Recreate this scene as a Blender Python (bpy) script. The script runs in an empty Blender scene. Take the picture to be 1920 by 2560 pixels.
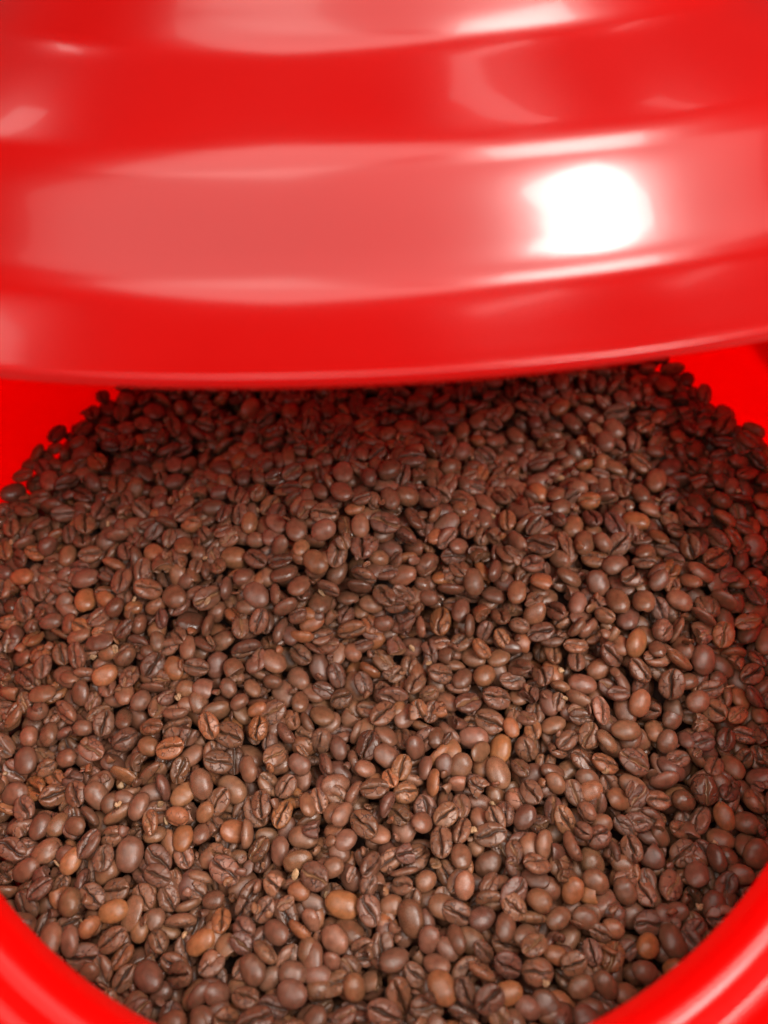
import bpy, math, random
import numpy as np
from mathutils import Matrix, Vector

random.seed(7)
rng = np.random.default_rng(11)
scene = bpy.context.scene
COL = scene.collection

# ------------------------------------------------------------------ camera
CAM_H, PITCH, ROLL, FPX = 0.199, 0.979, 0.057, 1905.0
cam_data = bpy.data.cameras.new('camera')
cam = bpy.data.objects.new('camera', cam_data)
COL.objects.link(cam)
cp, sp, cr_, sr_ = math.cos(PITCH), math.sin(PITCH), math.cos(ROLL), math.sin(ROLL)
fwd = Vector((0, cp, -sp)); up0 = Vector((0, sp, cp)); rt0 = Vector((1, 0, 0))
rt = cr_ * rt0 - sr_ * up0
up = sr_ * rt0 + cr_ * up0
m = Matrix((rt, up, -fwd)).transposed().to_4x4()
m.translation = Vector((0, 0, CAM_H))
cam.matrix_world = m
cam_data.sensor_fit = 'VERTICAL'
cam_data.sensor_height = 36.0
cam_data.lens = 36.0 * FPX / 2560.0
cam_data.clip_start = 0.005
cam_data.clip_end = 50.0
cam_data.dof.use_dof = True
cam_data.dof.focus_distance = 0.262
cam_data.dof.aperture_fstop = cam_data.lens / 4.5
scene.camera = cam

# ------------------------------------------------------------------ light
world = bpy.data.worlds.new('World'); scene.world = world
world.use_nodes = True
bg = world.node_tree.nodes['Background']
bg.inputs[0].default_value = (1.0, 0.93, 0.88, 1); bg.inputs[1].default_value = 0.03

def lamp(name, loc, target, sx, sy, radiance, col=(1, .96, .9), roll=0.0):
    """rectangular ceiling lamp, window or added fill light of even radiance"""
    l = bpy.data.lights.new(name, 'AREA'); l.shape = 'RECTANGLE'
    l.size = sx; l.size_y = sy; l.color = col
    l.energy = radiance * math.pi * sx * sy
    o = bpy.data.objects.new(name, l); COL.objects.link(o)
    loc = Vector(loc)
    d = (Vector(target) - loc).normalized()
    q = d.to_track_quat('-Z', 'Y')
    o.matrix_world = Matrix.Translation(loc) @ (q.to_matrix() @ Matrix.Rotation(roll, 3, 'Z')).to_4x4()
    return o
C0 = (0, .2, 0)
lamp('ceiling_panel', (1.10, -0.70, 1.70), C0, 0.56, 0.52, 24.0, (1, .94, .88))
lamp('overhead_panel', (0.85, 0.36, 1.95), C0, 0.75, 0.75, 11.0, (1, .93, .86))
lamp('soft_left_fill', (-0.45, 0.52, 2.05), C0, 1.8, 1.2, 1.7, (1, .92, .84))  # added soft fill from upper left, lightens the beans; no panel known there
lamp('lit_ceiling', (0.1, -0.72, 2.22), C0, 6.6, 1.75, 1.15, (1, .91, .83))
lamp('right_wall_fill', (2.2, 0.7, -0.11), (0, .2, -.1), 1.8, 0.26, 26.0)  # added low fill, no real window: shines through the bin's right wall
lamp('left_wall_fill', (-2.2, 0.7, -0.11), (0, .2, -.1), 1.8, 0.26, 22.0)  # its left counterpart, also an added fill to make the bin wall glow
lamp('far_window_1', (0.67, 2.33, 2.10), C0, 0.55, 0.17, 2.6, roll=-.35)
lamp('far_window_2', (0.85, 1.75, 2.50), C0, 0.28, 0.12, 1.4, roll=-.35)
lamp('far_window_3', (1.45, 2.25, 1.80), C0, 0.36, 0.15, 1.4, roll=-.25)
lamp('far_window_4', (-1.65, 2.5, 1.42), C0, 0.35, 0.22, 2.0, roll=.3)

vs = scene.view_settings
vs.view_transform = 'Standard'; vs.look = 'None'; vs.exposure = 1.08; vs.gamma = 1.0
vs.use_curve_mapping = False

# ------------------------------------------------------------------ helpers
def mesh_obj(name, verts, faces, mat, parent=None, smooth=True):
    me = bpy.data.meshes.new(name)
    me.from_pydata([tuple(v) for v in verts], [], [tuple(f) for f in faces])
    me.update()
    if smooth:
        me.polygons.foreach_set('use_smooth', [True] * len(me.polygons))
    me.materials.append(mat)
    o = bpy.data.objects.new(name, me); COL.objects.link(o)
    if parent: o.parent = parent
    return o

def tag(o, label=None, cat=None, group=None, kind=None):
    if label: o['label'] = label
    if cat: o['category'] = cat
    if group: o['group'] = group
    if kind: o['kind'] = kind
    return o

def nd(nt, t, **kw):
    n = nt.nodes.new(t)
    for k, v in kw.items():
        if k.startswith('i_'):
            n.inputs[k[2:].replace('_', ' ')].default_value = v
        else:
            setattr(n, k, v)
    return n

def math_node(nt, op, a, b=None, c=None):
    n = nt.nodes.new('ShaderNodeMath'); n.operation = op
    for i, v in enumerate((a, b, c)):
        if v is None: continue
        if isinstance(v, (int, float)): n.inputs[i].default_value = v
        else: nt.links.new(v, n.inputs[i])
    return n.outputs[0]

def spline(pts, per=8):
    """Catmull-Rom through profile points"""
    P = [Vector((p[0], p[1], 0)) for p in pts]
    P = [2 * P[0] - P[1]] + P + [2 * P[-1] - P[-2]]
    out = []
    for i in range(1, len(P) - 2):
        a, b, c, d = P[i - 1], P[i], P[i + 1], P[i + 2]
        for k in range(per):
            t = k / per
            out.append(0.5 * ((2 * b) + (c - a) * t + (2 * a - 5 * b + 4 * c - d) * t * t + (3 * b - a - 3 * c + d) * t ** 3))
    out.append(P[-2])
    return [(p.x, p.y) for p in out]

def lathe(profile, n=160, rx=1.0, ry=1.0, closed=False):
    """profile of (radius, height) turned about z, radius scaled by rx, ry"""
    V, F = [], []
    L = len(profile)
    for r, z in profile:
        for k in range(n):
            a = 2 * math.pi * k / n
            V.append((r * rx * math.cos(a), r * ry * math.sin(a), z))
    for j in range(L if closed else L - 1):
        j2 = (j + 1) % L
        for k in range(n):
            k2 = (k + 1) % n
            F.append((j * n + k, j * n + k2, j2 * n + k2, j2 * n + k))
    return V, F

# ------------------------------------------------------------------ materials
def red_plastic(name, col, rough, transl, scale, ior=1.52, coat=0.0):
    mt = bpy.data.materials.new(name); mt.use_nodes = True
    nt = mt.node_tree; nt.nodes.clear()
    out = nd(nt, 'ShaderNodeOutputMaterial')
    b = nd(nt, 'ShaderNodeBsdfPrincipled')
    tc = nd(nt, 'ShaderNodeTexCoord')
    n1 = nd(nt, 'ShaderNodeTexNoise', i_Scale=scale, i_Detail=5.0, i_Roughness=0.6)
    n2 = nd(nt, 'ShaderNodeTexNoise', i_Scale=scale * 22, i_Detail=2.0)
    n3 = nd(nt, 'ShaderNodeTexNoise', i_Scale=9.0, i_Detail=1.0)
    for n in (n1, n2, n3): nt.links.new(tc.outputs['Object'], n.inputs['Vector'])
    mx = nd(nt, 'ShaderNodeMix', data_type='RGBA')
    mx.inputs['A'].default_value = (col[0] * .9, col[1] * .9, col[2] * .9, 1)
    mx.inputs['B'].default_value = (min(1, col[0] * 1.06), col[1] * 1.1, col[2] * 1.1, 1)
    nt.links.new(n1.outputs['Fac'], mx.inputs['Factor'])
    nt.links.new(mx.outputs['Result'], b.inputs['Base Color'])
    rr = nd(nt, 'ShaderNodeMapRange'); rr.inputs['To Min'].default_value = rough * .75; rr.inputs['To Max'].default_value = rough * 1.3
    nt.links.new(n1.outputs['Fac'], rr.inputs['Value'])
    nt.links.new(rr.outputs['Result'], b.inputs['Roughness'])
    b.inputs['IOR'].default_value = ior
    b.inputs['Coat Weight'].default_value = coat; b.inputs['Coat Roughness'].default_value = .05
    bp = nd(nt, 'ShaderNodeBump'); bp.inputs['Strength'].default_value = .03; bp.inputs['Distance'].default_value = .0004
    bp2 = nd(nt, 'ShaderNodeBump'); bp2.inputs['Strength'].default_value = .10; bp2.inputs['Distance'].default_value = .004
    nt.links.new(n2.outputs['Fac'], bp.inputs['Height'])
    nt.links.new(n3.outputs['Fac'], bp2.inputs['Height'])
    nt.links.new(bp2.outputs['Normal'], bp.inputs['Normal'])
    nt.links.new(bp.outputs['Normal'], b.inputs['Normal'])
    tr = nd(nt, 'ShaderNodeBsdfTranslucent')
    tr.inputs['Color'].default_value = (.95, col[1] * .5, col[2] * .5, 1)
    ms = nd(nt, 'ShaderNodeMixShader'); ms.inputs[0].default_value = transl
    nt.links.new(b.outputs[0], ms.inputs[1]); nt.links.new(tr.outputs[0], ms.inputs[2])
    nt.links.new(ms.outputs[0], out.inputs[0])
    return mt
M_LID = red_plastic('red_lid_plastic', (0.38, 0.0013, 0.0006), 0.23, 0.42, 14, 1.66, .22)
M_BIN = red_plastic('red_bin_plastic', (0.72, 0.004, 0.003), 0.23, 0.60, 20)

def floor_material():
    mt = bpy.data.materials.new('grey_concrete'); mt.use_nodes = True
    nt = mt.node_tree; b = nt.nodes['Principled BSDF']
    n = nd(nt, 'ShaderNodeTexNoise', i_Scale=6.0, i_Detail=8.0)
    r = nd(nt, 'ShaderNodeValToRGB')
    r.color_ramp.elements[0].color = (.16, .15, .14, 1); r.color_ramp.elements[1].color = (.3, .28, .26, 1)
    nt.links.new(n.outputs['Fac'], r.inputs[0]); nt.links.new(r.outputs[0], b.inputs['Base Color'])
    b.inputs['Roughness'].default_value = .7
    return mt

def bean_material(name, per_object):
    """roasted coffee: tone (rgb + gloss), lc = bean's own coordinates in bean lengths, crease mask"""
    mt = bpy.data.materials.new(name); mt.use_nodes = True
    nt = mt.node_tree; nt.nodes.clear(); L = nt.links.new
    out = nd(nt, 'ShaderNodeOutputMaterial'); b = nd(nt, 'ShaderNodeBsdfPrincipled')
    at = 'OBJECT' if per_object else 'GEOMETRY'
    tone = nd(nt, 'ShaderNodeAttribute', attribute_name='tone', attribute_type=at)
    par = nd(nt, 'ShaderNodeAttribute', attribute_name='traits', attribute_type=at)   # gloss, chaff, seed
    lc = nd(nt, 'ShaderNodeAttribute', attribute_name='lc')
    crs = nd(nt, 'ShaderNodeAttribute', attribute_name='crease')
    sx = nd(nt, 'ShaderNodeSeparateXYZ'); L(par.outputs['Vector'], sx.inputs[0])
    gloss, chaff, seed = sx.outputs
    off = nd(nt, 'ShaderNodeVectorMath', operation='SCALE'); off.inputs[0].default_value = (37, 53, 71)
    L(seed, off.inputs['Scale'])
    vec = nd(nt, 'ShaderNodeVectorMath', operation='ADD'); L(lc.outputs['Vector'], vec.inputs[0]); L(off.outputs[0], vec.inputs[1])
    n1 = nd(nt, 'ShaderNodeTexNoise', i_Scale=2.2, i_Detail=4.0, i_Roughness=.6)
    n2 = nd(nt, 'ShaderNodeTexNoise', i_Scale=13.0, i_Detail=3.0, i_Roughness=.65)
    wv = nd(nt, 'ShaderNodeTexNoise', i_Scale=3.0, i_Detail=2.0)
    vo = nd(nt, 'ShaderNodeTexVoronoi', feature='DISTANCE_TO_EDGE', i_Scale=1.5)
    sp_ = nd(nt, 'ShaderNodeTexVoronoi', feature='F1', i_Scale=6.0)
    for n in (n1, n2, wv): L(vec.outputs[0], n.inputs['Vector'])
    wa = nd(nt, 'ShaderNodeVectorMath', operation='SCALE'); L(wv.outputs['Color'], wa.inputs[0]); wa.inputs['Scale'].default_value = .55
    wb = nd(nt, 'ShaderNodeVectorMath', operation='ADD'); L(vec.outputs[0], wb.inputs[0]); L(wa.outputs[0], wb.inputs[1])
    L(wb.outputs[0], vo.inputs['Vector']); L(vec.outputs[0], sp_.inputs['Vector'])
    # cracks: thin lines, mostly on the flat side, only in some beans
    line = nd(nt, 'ShaderNodeMapRange'); line.inputs['From Min'].default_value = .014; line.inputs['From Max'].default_value = .055
    line.inputs['To Min'].default_value = 1; line.inputs['To Max'].default_value = 0
    L(vo.outputs['Distance'], line.inputs['Value'])
    sl = nd(nt, 'ShaderNodeSeparateXYZ'); L(lc.outputs['Vector'], sl.inputs[0])
    side = nd(nt, 'ShaderNodeMapRange'); side.inputs['From Min'].default_value = -.10; side.inputs['From Max'].default_value = .10
    side.inputs['To Min'].default_value = 1; side.inputs['To Max'].default_value = 0
    L(sl.outputs[2], side.inputs['Value'])
    some = nd(nt, 'ShaderNodeMapRange'); some.inputs['From Min'].default_value = .42; some.inputs['From Max'].default_value = .52
    L(n1.outputs['Fac'], some.inputs['Value'])
    crack = math_node(nt, 'MULTIPLY', math_node(nt, 'MULTIPLY', line.outputs[0], side.outputs[0]), some.outputs[0])
    # mottling
    mr = nd(nt, 'ShaderNodeMapRange'); mr.inputs['From Min'].default_value = .3; mr.inputs['From Max'].default_value = .7
    mr.inputs['To Min'].default_value = .72; mr.inputs['To Max'].default_value = 1.25
    L(n1.outputs['Fac'], mr.inputs['Value'])
    mr2 = nd(nt, 'ShaderNodeMapRange'); mr2.inputs['From Min'].default_value = .25; mr2.inputs['From Max'].default_value = .75
    mr2.inputs['To Min'].default_value = .85; mr2.inputs['To Max'].default_value = 1.15
    L(n2.outputs['Fac'], mr2.inputs['Value'])
    mot = math_node(nt, 'MULTIPLY', mr.outputs[0], mr2.outputs[0])
    spot = nd(nt, 'ShaderNodeMapRange'); spot.inputs['From Min'].default_value = .10; spot.inputs['From Max'].default_value = .16
    spot.inputs['To Min'].default_value = .7; spot.inputs['To Max'].default_value = 1
    L(sp_.outputs['Distance'], spot.inputs['Value'])
    mot = math_node(nt, 'MULTIPLY', mot, spot.outputs[0])
    c1 = nd(nt, 'ShaderNodeVectorMath', operation='SCALE'); L(tone.outputs['Vector'], c1.inputs[0]); L(mot, c1.inputs['Scale'])
    # crease: scorched dark, or lined with tan silverskin
    cc = nd(nt, 'ShaderNodeMix', data_type='RGBA')
    cc.inputs['A'].default_value = (.020, .008, .005, 1); cc.inputs['B'].default_value = (.26, .13, .06, 1)
    L(chaff, cc.inputs['Factor'])
    m1 = nd(nt, 'ShaderNodeMix', data_type='RGBA'); L(crs.outputs['Fac'], m1.inputs['Factor']); L(c1.outputs[0], m1.inputs['A']); L(cc.outputs['Result'], m1.inputs['B'])
    m2 = nd(nt, 'ShaderNodeMix', data_type='RGBA'); L(math_node(nt, 'MULTIPLY', crack, .85), m2.inputs['Factor']); L(m1.outputs['Result'], m2.inputs['A'])
    m2.inputs['B'].default_value = (.022, .009, .006, 1)
    L(m2.outputs['Result'], b.inputs['Base Color'])
    ro = nd(nt, 'ShaderNodeMapRange'); ro.inputs['To Min'].default_value = .40; ro.inputs['To Max'].default_value = .12; ro.clamp = False
    L(gloss, ro.inputs['Value'])
    L(math_node(nt, 'MULTIPLY', ro.outputs[0], mr2.outputs[0]), b.inputs['Roughness'])
    b.inputs['IOR'].default_value = 1.42
    hgt = math_node(nt, 'SUBTRACT', math_node(nt, 'MULTIPLY', n2.outputs['Fac'], .35), math_node(nt, 'MULTIPLY', crack, 1.0))
    bp = nd(nt, 'ShaderNodeBump'); bp.inputs['Strength'].default_value = .55; bp.inputs['Distance'].default_value = .00035
    L(hgt, bp.inputs['Height']); L(bp.outputs[0], b.inputs['Normal'])
    L(b.outputs[0], out.inputs[0])
    return mt
M_BEAN = bean_material('roasted_bean', True)
M_HEAP = bean_material('roasted_bean_heap', False)

# ------------------------------------------------------------------ floor
fz = -0.262
fl = mesh_obj('floor', [(-4, -4, fz), (4, -4, fz), (4, 4, fz), (-4, 4, fz)], [(0, 1, 2, 3)], floor_material(), smooth=False)
tag(fl, 'grey concrete floor under the red bin', 'floor', kind='structure')

# ------------------------------------------------------------------ bin
BX, BY, BR = 0.002, 0.147, 0.1770          # body at the level of the beans
MX, MY, MRX, MRY = -0.004, 0.182, 0.1635, 0.198   # oval mouth
bin_root = bpy.data.objects.new('storage_bin', None); COL.objects.link(bin_root)
bin_root.location = (BX, BY, fz)
tag(bin_root, 'red plastic bin with oval rolled rim holding the heap of coffee beans', 'bin')
Z0 = -fz   # rim height above the bin's base

def loft(rings, n=200, closed=False):
    """rings of (cx, cy, rx, ry, z) joined into one skin"""
    V, F = [], []
    for cx, cy, rx, ry, z in rings:
        for k in range(n):
            a = 2 * math.pi * k / n
            V.append((cx - BX + rx * math.cos(a), cy - BY + ry * math.sin(a), z))
    L = len(rings)
    for j in range(L if closed else L - 1):
        j2 = (j + 1) % L
        for k in range(n):
            k2 = (k + 1) % n
            F.append((j * n + k, j2 * n + k, j2 * n + k2, j * n + k2))
    return V, F
def mouth(o, z, t=0.0):
    """ring at offset o from the mouth's edge, t = share of the way to the round body"""
    return ((1 - t) * MX + t * BX, (1 - t) * MY + t * BY, (1 - t) * (MRX + o) + t * (BR + o), (1 - t) * (MRY + o) + t * (BR + o), Z0 + z)
inner = [(BX, BY, .0005, .0005, .004), (BX, BY, .125, .125, .004), (BX, BY, .139, .139, .008), (BX, BY, .145, .145, .02), (BX, BY, .166, .166, Z0 - .13), (BX, BY, .1745, .1745, Z0 - .095)]
inner += [mouth(-.005 * (1 - t) - .0005, -.012 - .063 * t, t * t * (3 - 2 * t)) for t in (1, .9, .8, .7, .6, .5, .4, .3, .2, .1, .0)]
outer = [(c[0], c[1], c[2] + .0032, c[3] + .0032, c[4] - (.0 if c[4] > .03 else .004 if c[4] < .005 else .002)) for c in inner[::-1]]
V, F = loft(inner + outer, 220)
mesh_obj('body', V, F, M_BIN, bin_root)
RP = [(-.0064, -.0105), (-.0048, -.0042), (-.0015, -.0006), (.0018, -.0008), (.0042, -.0026), (.0064, -.0038), (.0088, -.0032),
      (.0115, -.0012), (.017, .0004), (.0245, -.0006), (.0295, -.0045), (.0310, -.012), (.0312, -.024),
      (.0285, -.0245), (.028, -.013), (.024, -.0058), (.016, -.0045), (.010, -.0085), (.0062, -.0098), (.001, -.0085), (-.0026, -.0115)]
V, F = loft([mouth(o, z) for o, z in spline(RP, 5)], 240, closed=True)
mesh_obj('rim', V, F, M_BIN, bin_root)

# ------------------------------------------------------------------ lid, tipped back over the far rim
LRX, LRY, LTILT = 0.2385, 0.155, math.radians(14)
lid_root = bpy.data.objects.new('bin_lid', None); COL.objects.link(lid_root)
lid_root.location = (0.0063, 0.2621, 0.0454)
lid_root.rotation_euler = (-LTILT, 0, 0)
tag(lid_root, 'glossy red stepped plastic lid tipped back across the top of the bean bin', 'lid')
top = spline([(.990, -.0026), (.9975, -.0020), (1.0008, -.0008), (.9995, .0004), (.9940, .0011), (.960, .0019), (.905, .0034), (.862, .0050), (.836, .0066), (.818, .0090), (.802, .0122),
              (.786, .0160), (.764, .0214), (.744, .0260), (.728, .0290), (.710, .0312), (.688, .0330), (.640, .0360), (.560, .0408), (.510, .0440), (.486, .0464), (.468, .0496), (.448, .0542), (.426, .0592), (.406, .0622), (.384, .0640), (.350, .0652),
              (.200, .0675), (.0015, .0690)], 6)
under = [(max(.0015, r - .010), z - .0030) for r, z in top[::-1] if r < .975]
V, F = lathe(top + under + [(.984, -.0034)], 280, 1, 1, closed=True)
W = []
for x, y, z in V:            # the lid is longer and wider towards its back
    t = max(0.0, y)
    W.append((x * LRX * (1 + 2.0 * max(0.0, (y + .25) / 1.25) ** 2), y * (LRY if y < 0 else LRY + (.40 - LRY) * min(1, t * 1.6)), z))
mesh_obj('cover', W, F, M_LID, lid_root)

# ------------------------------------------------------------------ bean meshes
def wob(P, n, freq, amp, r):
    s = np.zeros(len(P))
    for _ in range(n):
        k = r.normal(size=3) * freq; s += np.sin(P @ k + r.uniform(0, 6.28))
    return amp * s / math.sqrt(n)

def seg_angles(ns):
    """angles round the bean, packed near the crease at 0"""
    t = np.linspace(-1, 1, ns, endpoint=False)
    return np.pi * np.sign(t) * np.abs(t) ** 1.7

KINDS = []
def bean_params(i):
    r = np.random.default_rng(100 + i)
    k = dict(seed=i, a=r.uniform(4.4, 5.5), kind='bean')
    k['b'] = k['a'] * r.uniform(.68, .80); k['c'] = k['a'] * r.uniform(.46, .56); k['cf'] = k['a'] * r.uniform(.25, .34)
    k['s'] = r.uniform(-.28, .28); k['off'] = r.uniform(-.08, .08); k['w'] = r.uniform(.075, .13); k['d'] = r.uniform(1.3, 2.0)
    k['bend'] = r.uniform(-.5, .5); k['cut'] = None
    if i in (3, 11, 19):            # peaberries, rounder
        k.update(kind='peaberry'); k['a'] *= .9; k['b'] = k['a'] * .82; k['c'] = k['a'] * .70; k['cf'] = k['a'] * .62; k['w'] = .09
    if i in (7, 15):                # broken across
        k.update(kind='broken'); k['cut'] = r.uniform(.05, .35)
    if i in (22,):                  # split half, thin
        k.update(kind='split'); k['c'] = k['a'] * .26; k['cf'] = k['a'] * .2
    return k
NKIND = 24
for i in range(NKIND): KINDS.append(bean_params(i))

def bean_geometry(k, nr, ns):
    r = np.random.default_rng(500 + k['seed'])
    a, b, c, cf = k['a'], k['b'], k['c'], k['cf']
    u = np.linspace(-1, 1, nr + 2)[1:-1]
    u = np.sin(u * np.pi / 2 * .985)
    ph = seg_angles(ns)
    U, PH = np.meshgrid(u, ph, indexing='ij')
    s = np.clip(1 - np.abs(U) ** 2.25, 0, 1) ** .5
    X = a * U
    Y = b * s * np.sin(PH)
    cs = np.cos(PH)
    Z = np.where(cs < 0, c * s * np.abs(cs) ** .92, -cf * s ** .8 * np.abs(cs) ** .62)
    # crease on the flat side
    yc = b * (k['off'] + k['s'] * np.sin(U * 2.2) + .03 * np.sin(U * 9 + k['seed'])) * s
    dist = np.where(cs > 0, np.abs(Y - yc), 99)
    w = k['w'] * b * (1 + .35 * np.sin(U * 5 + k['seed'] * 1.7))
    g = np.exp(-(dist / w) ** 2) * np.clip(1.15 - np.abs(U) ** 4, 0, 1)
    lip = np.exp(-((dist - 3.2 * w) / (2.6 * w)) ** 2) * (cs > 0)
    Z = Z + g * k['d'] - .28 * lip * s
    Z = Z + k['bend'] * .35 * U ** 2
    P = np.stack([X, Y, Z], -1).reshape(-1, 3)
    P0 = P / a
    n = P / np.maximum(np.linalg.norm(P, axis=1, keepdims=True), 1e-6)
    P = P + n * (wob(P0, 5, 2.2, .17, r) + wob(P0, 6, 6.0, .07, r))[:, None]
    crease = g.reshape(-1)
    if k['cut'] is not None:
        lim = a * k['cut'] + wob(P0 * [0, 1, 1], 5, 6, .35, r)
        over = P[:, 0] > lim
        t = np.clip((P[:, 0] - lim) / (a * (1 - k['cut'])), 0, 1)
        P[:, 0] = np.where(over, lim - .5 * np.sin(t * 3) , P[:, 0])
        P[over, 1] *= (1 - .35 * t[over]); P[over, 2] *= (1 - .35 * t[over])
        crease = np.where(over, .35, crease)
    # poles
    p1 = P[:ns].mean(0) - [.06, 0, 0]; p2 = P[-ns:].mean(0) + ([.06, 0, 0] if k['cut'] is None else [-.1, 0, 0])
    V = np.vstack([P, p1, p2]) * .001
    lc = V / (a * .001)
    cre = np.concatenate([crease, [0, 0 if k['cut'] is None else .35]])
    i0, j0 = np.meshgrid(np.arange(nr - 1), np.arange(ns), indexing='ij')
    j1 = (j0 + 1) % ns
    q = np.stack([i0 * ns + j0, (i0 + 1) * ns + j0, (i0 + 1) * ns + j1, i0 * ns + j1], -1).reshape(-1, 4)
    j = np.arange(ns); jn = (j + 1) % ns
    t1 = np.stack([np.full(ns, nr * ns), j, jn], -1)
    t2 = np.stack([np.full(ns, nr * ns + 1), (nr - 1) * ns + jn, (nr - 1) * ns + j], -1)
    return V, lc, cre, q, np.vstack([t1, t2])

def build_mesh(name, V, lc, cre, Q, T, mat, tone=None, traits=None):
    me = bpy.data.meshes.new(name)
    nq, ntri = len(Q), len(T)
    me.vertices.add(len(V)); me.vertices.foreach_set('co', V.astype(np.float32).ravel())
    loops = np.concatenate([Q.ravel(), T.ravel()]).astype(np.int32)
    me.loops.add(len(loops)); me.loops.foreach_set('vertex_index', loops)
    st = np.concatenate([np.arange(nq) * 4, nq * 4 + np.arange(ntri) * 3]).astype(np.int32)
    me.polygons.add(nq + ntri)
    me.polygons.foreach_set('loop_start', st)
    me.polygons.foreach_set('use_smooth', np.ones(nq + ntri, dtype=bool))
    me.update(calc_edges=True)
    def att(nm, ty, data, key):
        at = me.attributes.new(nm, ty, 'POINT'); at.data.foreach_set(key, data.astype(np.float32).ravel())
    att('lc', 'FLOAT_VECTOR', lc, 'vector'); att('crease', 'FLOAT', cre, 'value')
    if tone is not None:
        att('tone', 'FLOAT_VECTOR', tone, 'vector'); att('traits', 'FLOAT_VECTOR', traits, 'vector')
    me.materials.append(mat)
    return me

# ------------------------------------------------------------------ pour the beans: each settles on the height field of those before it
G = 0.0006
X0, Y0 = BX - .180, BY - .180
NG = int(.360 / G)
gx = X0 + (np.arange(NG) + .5) * G; gy = Y0 + (np.arange(NG) + .5) * G
GX, GY = np.meshgrid(gx, gy, indexing='ij')
RAD = np.hypot(GX - BX, GY - BY)
def surface(x, y):
    z = -.0735 + .024 * np.exp(-(((x + .012) / .062) ** 2 + ((y - .178) / .042) ** 2))
    z += .007 * np.exp(-(((x - .095) / .05) ** 2 + ((y - .17) / .06) ** 2)) + .006 * np.exp(-(((x + .10) / .04) ** 2 + ((y - .15) / .04) ** 2))
    z -= .012 * np.exp(-(((x - .055) / .04) ** 2 + ((y - .205) / .035) ** 2)) + .004 * np.exp(-(((x + .02) / .05) ** 2 + ((y - .115) / .02) ** 2))
    z += .0030 * np.sin(x * 41 + 1.0) * np.sin(y * 37 + .4) + .0018 * np.sin(x * 83 - y * 61)
    z += .020 * np.clip((.085 - y) / .10, 0, 1) ** 1.5
    r = np.hypot(x - BX, y - BY)
    z += .006 * np.clip((r - .13) / .045, 0, 1) ** 2 * np.clip((y - BY) / .06, 0, 1)
    return z
T = surface(GX, GY)
H = T - .0165
wallr = BR - .0015
H[RAD > wallr + .001] = 1.0
IDM = np.full((NG, NG), -1, dtype=np.int32)

def ellipsoid(M3, k):
    hh = (k['c'] + k['cf']) / 2
    D = np.diag([1 / (k['a'] * .001) ** 2, 1 / (k['b'] * .001) ** 2, 1 / (hh * .001) ** 2])
    A = M3 @ D @ M3.T
    S = M3 @ np.diag([(k['a'] * .001) ** 2, (k['b'] * .001) ** 2, (hh * .001) ** 2]) @ M3.T
    ex, ey = math.sqrt(S[0, 0]), math.sqrt(S[1, 1])
    off = M3 @ np.array([0, 0, (k['c'] - k['cf']) / 2 * .001])
    return A, ex, ey, off

def rot(ax, ang):
    return np.array(Matrix.Rotation(ang, 3, ax))

def stamp(A, ex, ey):
    nx, ny = int(ex / G) + 1, int(ey / G) + 1
    xs = np.arange(-nx, nx + 1) * G; ys = np.arange(-ny, ny + 1) * G
    X, Y = np.meshgrid(xs, ys, indexing='ij')
    bq = (A[0, 2] * X + A[1, 2] * Y) / A[2, 2]
    cq = (A[0, 0] * X * X + 2 * A[0, 1] * X * Y + A[1, 1] * Y * Y - 1) / A[2, 2]
    disc = bq * bq - cq
    ok = disc > 0
    rt_ = np.sqrt(np.where(ok, disc, 0))
    return nx, ny, np.where(ok, -bq - rt_, 9.0), np.where(ok, -bq + rt_, -9.0), ok

BEANS = []   # kind, M3, centre, state
fails = 0
inside = np.argwhere(RAD < wallr - .003)
while len(BEANS) < 6500 and fails < 3000:
    cand = inside[rng.integers(0, len(inside), 26)]
    defc = (T - H)[cand[:, 0], cand[:, 1]]
    ci = cand[np.argmax(defc)]
    if defc.max() < .0012:
        fails += 1; continue
    ki = int(rng.integers(0, NKIND)); k = KINDS[ki]
    best = None
    for trial in range(2):
        u = rng.random()
        state = 'back' if u < .40 else ('crease' if u < .80 else 'edge')
        ra = {'back': 0, 'crease': math.pi, 'edge': rng.choice([-1, 1]) * math.pi * .5}[state]
        M3 = rot('Z', rng.uniform(0, 6.283)) @ rot('Y', rng.normal(0, .30)) @ rot('X', ra + rng.normal(0, .32))
        sc = rng.uniform(.90, 1.16) * np.interp(gy[ci[1]], [.0, .14], [.88, 1.0])
        A, ex, ey, off = ellipsoid(M3 * 1.0, k)
        nx, ny, lo, hi, ok = stamp(A / sc ** 2, ex * sc, ey * sc)
        for t in range(7):
            jx, jy = (ci + rng.integers(-7, 8, 2))
            if jx - nx < 0 or jy - ny < 0 or jx + nx >= NG or jy + ny >= NG: continue
            Hs = H[jx - nx:jx + nx + 1, jy - ny:jy + ny + 1]
            zc = (Hs - lo)[ok].max()
            if best is None or zc < best[0]:
                best = (zc, jx, jy, nx, ny, hi, ok, M3, sc, off, state)
    if best is None: fails += 1; continue
    zc, jx, jy, nx, ny, hi, ok, M3, sc, off, state = best
    zc -= .0004
    if zc > T[jx, jy] + .0028: fails += 1; continue
    sl = (slice(jx - nx, jx + nx + 1), slice(jy - ny, jy + ny + 1))
    newt = hi + zc
    upd = ok & (newt > H[sl])
    H[sl] = np.where(upd, newt, H[sl])
    IDM[sl] = np.where(upd, len(BEANS), IDM[sl])
    ctr = np.array([gx[jx], gy[jy], zc]) - off * sc
    BEANS.append((ki, M3, ctr, sc, state))
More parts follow.
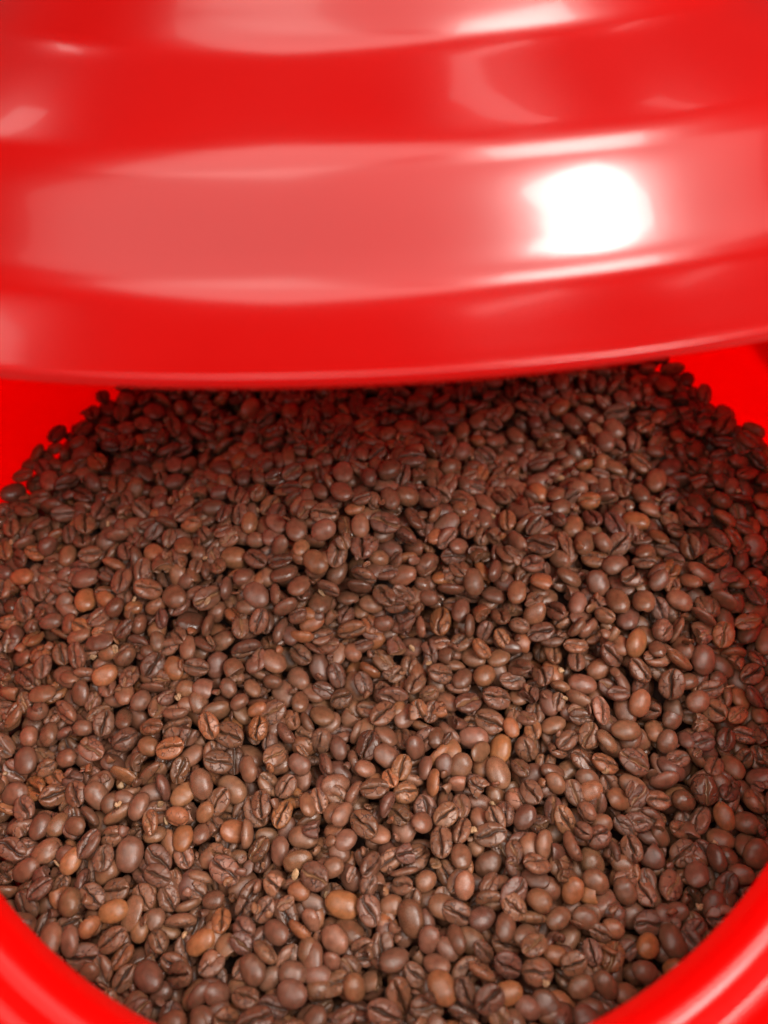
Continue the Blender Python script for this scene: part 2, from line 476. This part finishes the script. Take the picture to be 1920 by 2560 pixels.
for _ in range(400):            # fill the hollows that are left
    cand = inside[rng.integers(0, len(inside), 500)]
    dd = (T - H)[cand[:, 0], cand[:, 1]]
    if dd.max() < .004: break
    ci = cand[np.argmax(dd)]; best = None
    for trial in range(5):
        ki = int(rng.integers(0, NKIND)); k = KINDS[ki]; sc = rng.uniform(.78, .95)
        state = 'back' if rng.random() < .5 else 'crease'
        M3 = rot('Z', rng.uniform(0, 6.283)) @ rot('Y', rng.normal(0, .3)) @ rot('X', (0 if state == 'back' else math.pi) + rng.normal(0, .3))
        A, ex, ey, off = ellipsoid(M3, k)
        nx, ny, lo, hi, ok = stamp(A / sc ** 2, ex * sc, ey * sc)
        for t in range(6):
            jx, jy = (ci + rng.integers(-5, 6, 2))
            if jx - nx < 0 or jy - ny < 0 or jx + nx >= NG or jy + ny >= NG: continue
            zc = (H[jx - nx:jx + nx + 1, jy - ny:jy + ny + 1] - lo)[ok].max()
            if best is None or zc < best[0]: best = (zc, jx, jy, nx, ny, hi, ok, M3, sc, off, state, ki)
    if best is None or best[0] > .5: continue
    zc, jx, jy, nx, ny, hi, ok, M3, sc, off, state, ki = best
    zc = min(zc - .0004, T[jx, jy] + .0010)
    sl = (slice(jx - nx, jx + nx + 1), slice(jy - ny, jy + ny + 1))
    upd = ok & (hi + zc > H[sl])
    H[sl] = np.where(upd, hi + zc, H[sl]); IDM[sl] = np.where(upd, len(BEANS), IDM[sl])
    BEANS.append((ki, M3, np.array([gx[jx], gy[jy], zc]) - off * sc, sc, state))
CHAFF = []
for _ in range(420):            # crumbs of broken beans between the others
    ci = inside[rng.integers(0, len(inside))]
    ki = int(rng.choice([7, 15, 22])); k = KINDS[ki]; sc = rng.uniform(.28, .55)
    M3 = rot('Z', rng.uniform(0, 6.283)) @ rot('Y', rng.normal(0, .8)) @ rot('X', rng.uniform(0, 6.28))
    A, ex, ey, off = ellipsoid(M3, k)
    nx, ny, lo, hi, ok = stamp(A / sc ** 2, ex * sc, ey * sc)
    best = None
    for t in range(8):
        jx, jy = (ci + rng.integers(-6, 7, 2))
        if jx - nx < 0 or jy - ny < 0 or jx + nx >= NG or jy + ny >= NG: continue
        zc = (H[jx - nx:jx + nx + 1, jy - ny:jy + ny + 1] - lo)[ok].max()
        if best is None or zc < best[0]: best = (zc, jx, jy)
    if best is None or best[0] > .5: continue
    zc, jx, jy = best; zc -= .0003
    sl = (slice(jx - nx, jx + nx + 1), slice(jy - ny, jy + ny + 1))
    upd = ok & (hi + zc > H[sl])
    H[sl] = np.where(upd, hi + zc, H[sl]); IDM[sl] = np.where(upd, len(BEANS), IDM[sl])
    if sc < .36 and rng.random() < .6: CHAFF.append(len(BEANS))   # flakes of silverskin
    BEANS.append((ki, M3, np.array([gx[jx], gy[jy], zc]) - off * sc, sc, 'edge'))
print('beans poured', len(BEANS), 'fails', fails)

NB = len(BEANS)
# how large each bean shows from the photograph's side, to pick the 300 built one by one
def project(P):
    x, y, z = P[..., 0], P[..., 1], P[..., 2] - CAM_H
    fw = y * cp - z * sp; uu = y * sp + z * cp
    a, b = FPX * x / fw, FPX * uu / fw
    return 960 + cr_ * a - sr_ * b, 1280 - (sr_ * a + cr_ * b), fw
cells = np.argwhere(IDM >= 0)
CP = np.stack([gx[cells[:, 0]], gy[cells[:, 1]], H[cells[:, 0], cells[:, 1]]], -1)
px, py, dep = project(CP)
tt = CAM_H / (CAM_H - CP[:, 2])
cross = np.hypot((CP[:, 0] * tt - MX) / MRX, (CP[:, 1] * tt - MY) / MRY)
vis = (px > 0) & (px < 1920) & (py > 985) & (py < 2560) & (cross < .98)
ids = IDM[cells[:, 0], cells[:, 1]]
exposed = np.bincount(ids, minlength=NB)
area = np.bincount(ids, weights=np.where(vis, (FPX * G / dep) ** 2, 0), minlength=NB)
order = np.argsort(-area)
single = set(int(i) for i in order[:300])

def bean_tone(r):
    u = r.random()
    if u < .09:   name, c = 'orange-brown', np.array([.200, .080, .034])
    elif u < .30: name, c = 'chestnut', np.array([.160, .070, .036])
    elif u < .74: name, c = 'medium brown', np.array([.138, .064, .036])
    else:         name, c = 'dark brown', np.array([.108, .048, .028])
    c = c * np.array([.94, .89, .88]) * r.uniform(.85, 1.2) * np.array([1, r.uniform(.94, 1.05), r.uniform(.88, 1.06)])
    gloss = r.uniform(0, .45)
    oily = r.random() < .07
    if oily: gloss = r.uniform(.8, 1.0); c = c * .75
    chaff = r.uniform(.5, 1) if r.random() < .22 else r.uniform(0, .15)
    return name, c, np.array([gloss, chaff, r.random() * 9]), oily
TONES = [bean_tone(rng) for _ in range(NB)]
for i in CHAFF: TONES[i] = ('tan', np.array([.34, .21, .11]) * rng.uniform(.6, 1.1), np.array([.1, 1, rng.random() * 9]), False)

HI = [build_mesh('coffee_bean', *bean_geometry(k, 36, 36), M_BEAN) for k in KINDS]
STATE = {'back': 'back up', 'crease': 'crease up', 'edge': 'on its side'}
KW = {'bean': 'coffee bean', 'peaberry': 'plump coffee bean', 'broken': 'broken coffee bean', 'split': 'thin coffee bean'}
for i in order[:300]:
    ki, M3, ctr, sc, state = BEANS[i]
    nm, c, tr, oily = TONES[i]
    o = bpy.data.objects.new('coffee_bean', HI[ki]); COL.objects.link(o)
    mm = Matrix((M3 * sc).tolist()).to_4x4(); mm.translation = Vector(ctr); o.matrix_world = mm
    o['tone'] = [float(v) for v in c]; o['traits'] = [float(v) for v in tr]
    kd = KINDS[ki]
    size = sc * kd['a']
    size = '' if kd['kind'] != 'bean' else ('small ' if size < 4.45 else ('large ' if size > 5.15 else ''))
    end_on = abs(M3[1, 0]) > abs(M3[0, 0])
    tq = CAM_H / (CAM_H - ctr[2])
    near_rim = math.hypot((ctr[0] * tq - MX) / MRX, (ctr[1] * tq - MY) / MRY) > .86
    lab = '%s%s%s %s %s, %s the lid, %s' % ('oily ' if oily else '', size, nm, KW[kd['kind']], STATE[state], 'pointing at' if end_on else 'broadside to', 'beside the rim' if near_rim else 'amid the heap')
    tag(o, lab, 'coffee bean', 'coffee beans lying in the open bin')

# all the other beans of the heap in one mesh
MID = [bean_geometry(k, 16, 18) for k in KINDS]
LOW = [bean_geometry(k, 9, 10) for k in KINDS]
Vs, Ls, Cs, Qs, Ts, To, Tr = [], [], [], [], [], [], []
base = 0
for i in range(NB):
    if i in single or exposed[i] < 3: continue
    ki, M3, ctr, sc, state = BEANS[i]
    V, lc, cre, Q, Tt = (MID if exposed[i] > 12 and ctr[1] < .32 else LOW)[ki]
    Vs.append((V * sc) @ M3.T + ctr); Ls.append(lc); Cs.append(cre); Qs.append(Q + base); Ts.append(Tt + base)
    To.append(np.tile(TONES[i][1], (len(V), 1))); Tr.append(np.tile(TONES[i][2], (len(V), 1)))
    base += len(V)
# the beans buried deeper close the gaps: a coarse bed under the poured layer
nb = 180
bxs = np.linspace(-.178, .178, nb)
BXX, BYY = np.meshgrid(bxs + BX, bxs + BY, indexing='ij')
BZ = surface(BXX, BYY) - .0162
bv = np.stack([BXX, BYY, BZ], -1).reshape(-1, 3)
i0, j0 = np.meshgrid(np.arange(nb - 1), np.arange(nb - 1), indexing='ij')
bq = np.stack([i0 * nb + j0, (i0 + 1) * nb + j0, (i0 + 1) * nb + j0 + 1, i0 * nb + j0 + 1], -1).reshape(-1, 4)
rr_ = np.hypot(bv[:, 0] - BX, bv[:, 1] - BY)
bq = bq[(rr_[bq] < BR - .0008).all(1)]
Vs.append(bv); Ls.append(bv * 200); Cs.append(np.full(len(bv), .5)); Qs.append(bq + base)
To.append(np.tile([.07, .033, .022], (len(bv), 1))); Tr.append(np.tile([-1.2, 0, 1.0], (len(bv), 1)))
me = build_mesh('coffee_bean_heap', np.vstack(Vs), np.vstack(Ls), np.concatenate(Cs), np.vstack(Qs), np.vstack(Ts), M_HEAP, np.vstack(To), np.vstack(Tr))
ho = bpy.data.objects.new('coffee_bean_heap', me); COL.objects.link(ho)
tag(ho, 'heap of brown roasted coffee beans filling the round red bin', 'coffee beans', kind='stuff')
print('heap verts', len(me.vertices), 'polys', len(me.polygons))
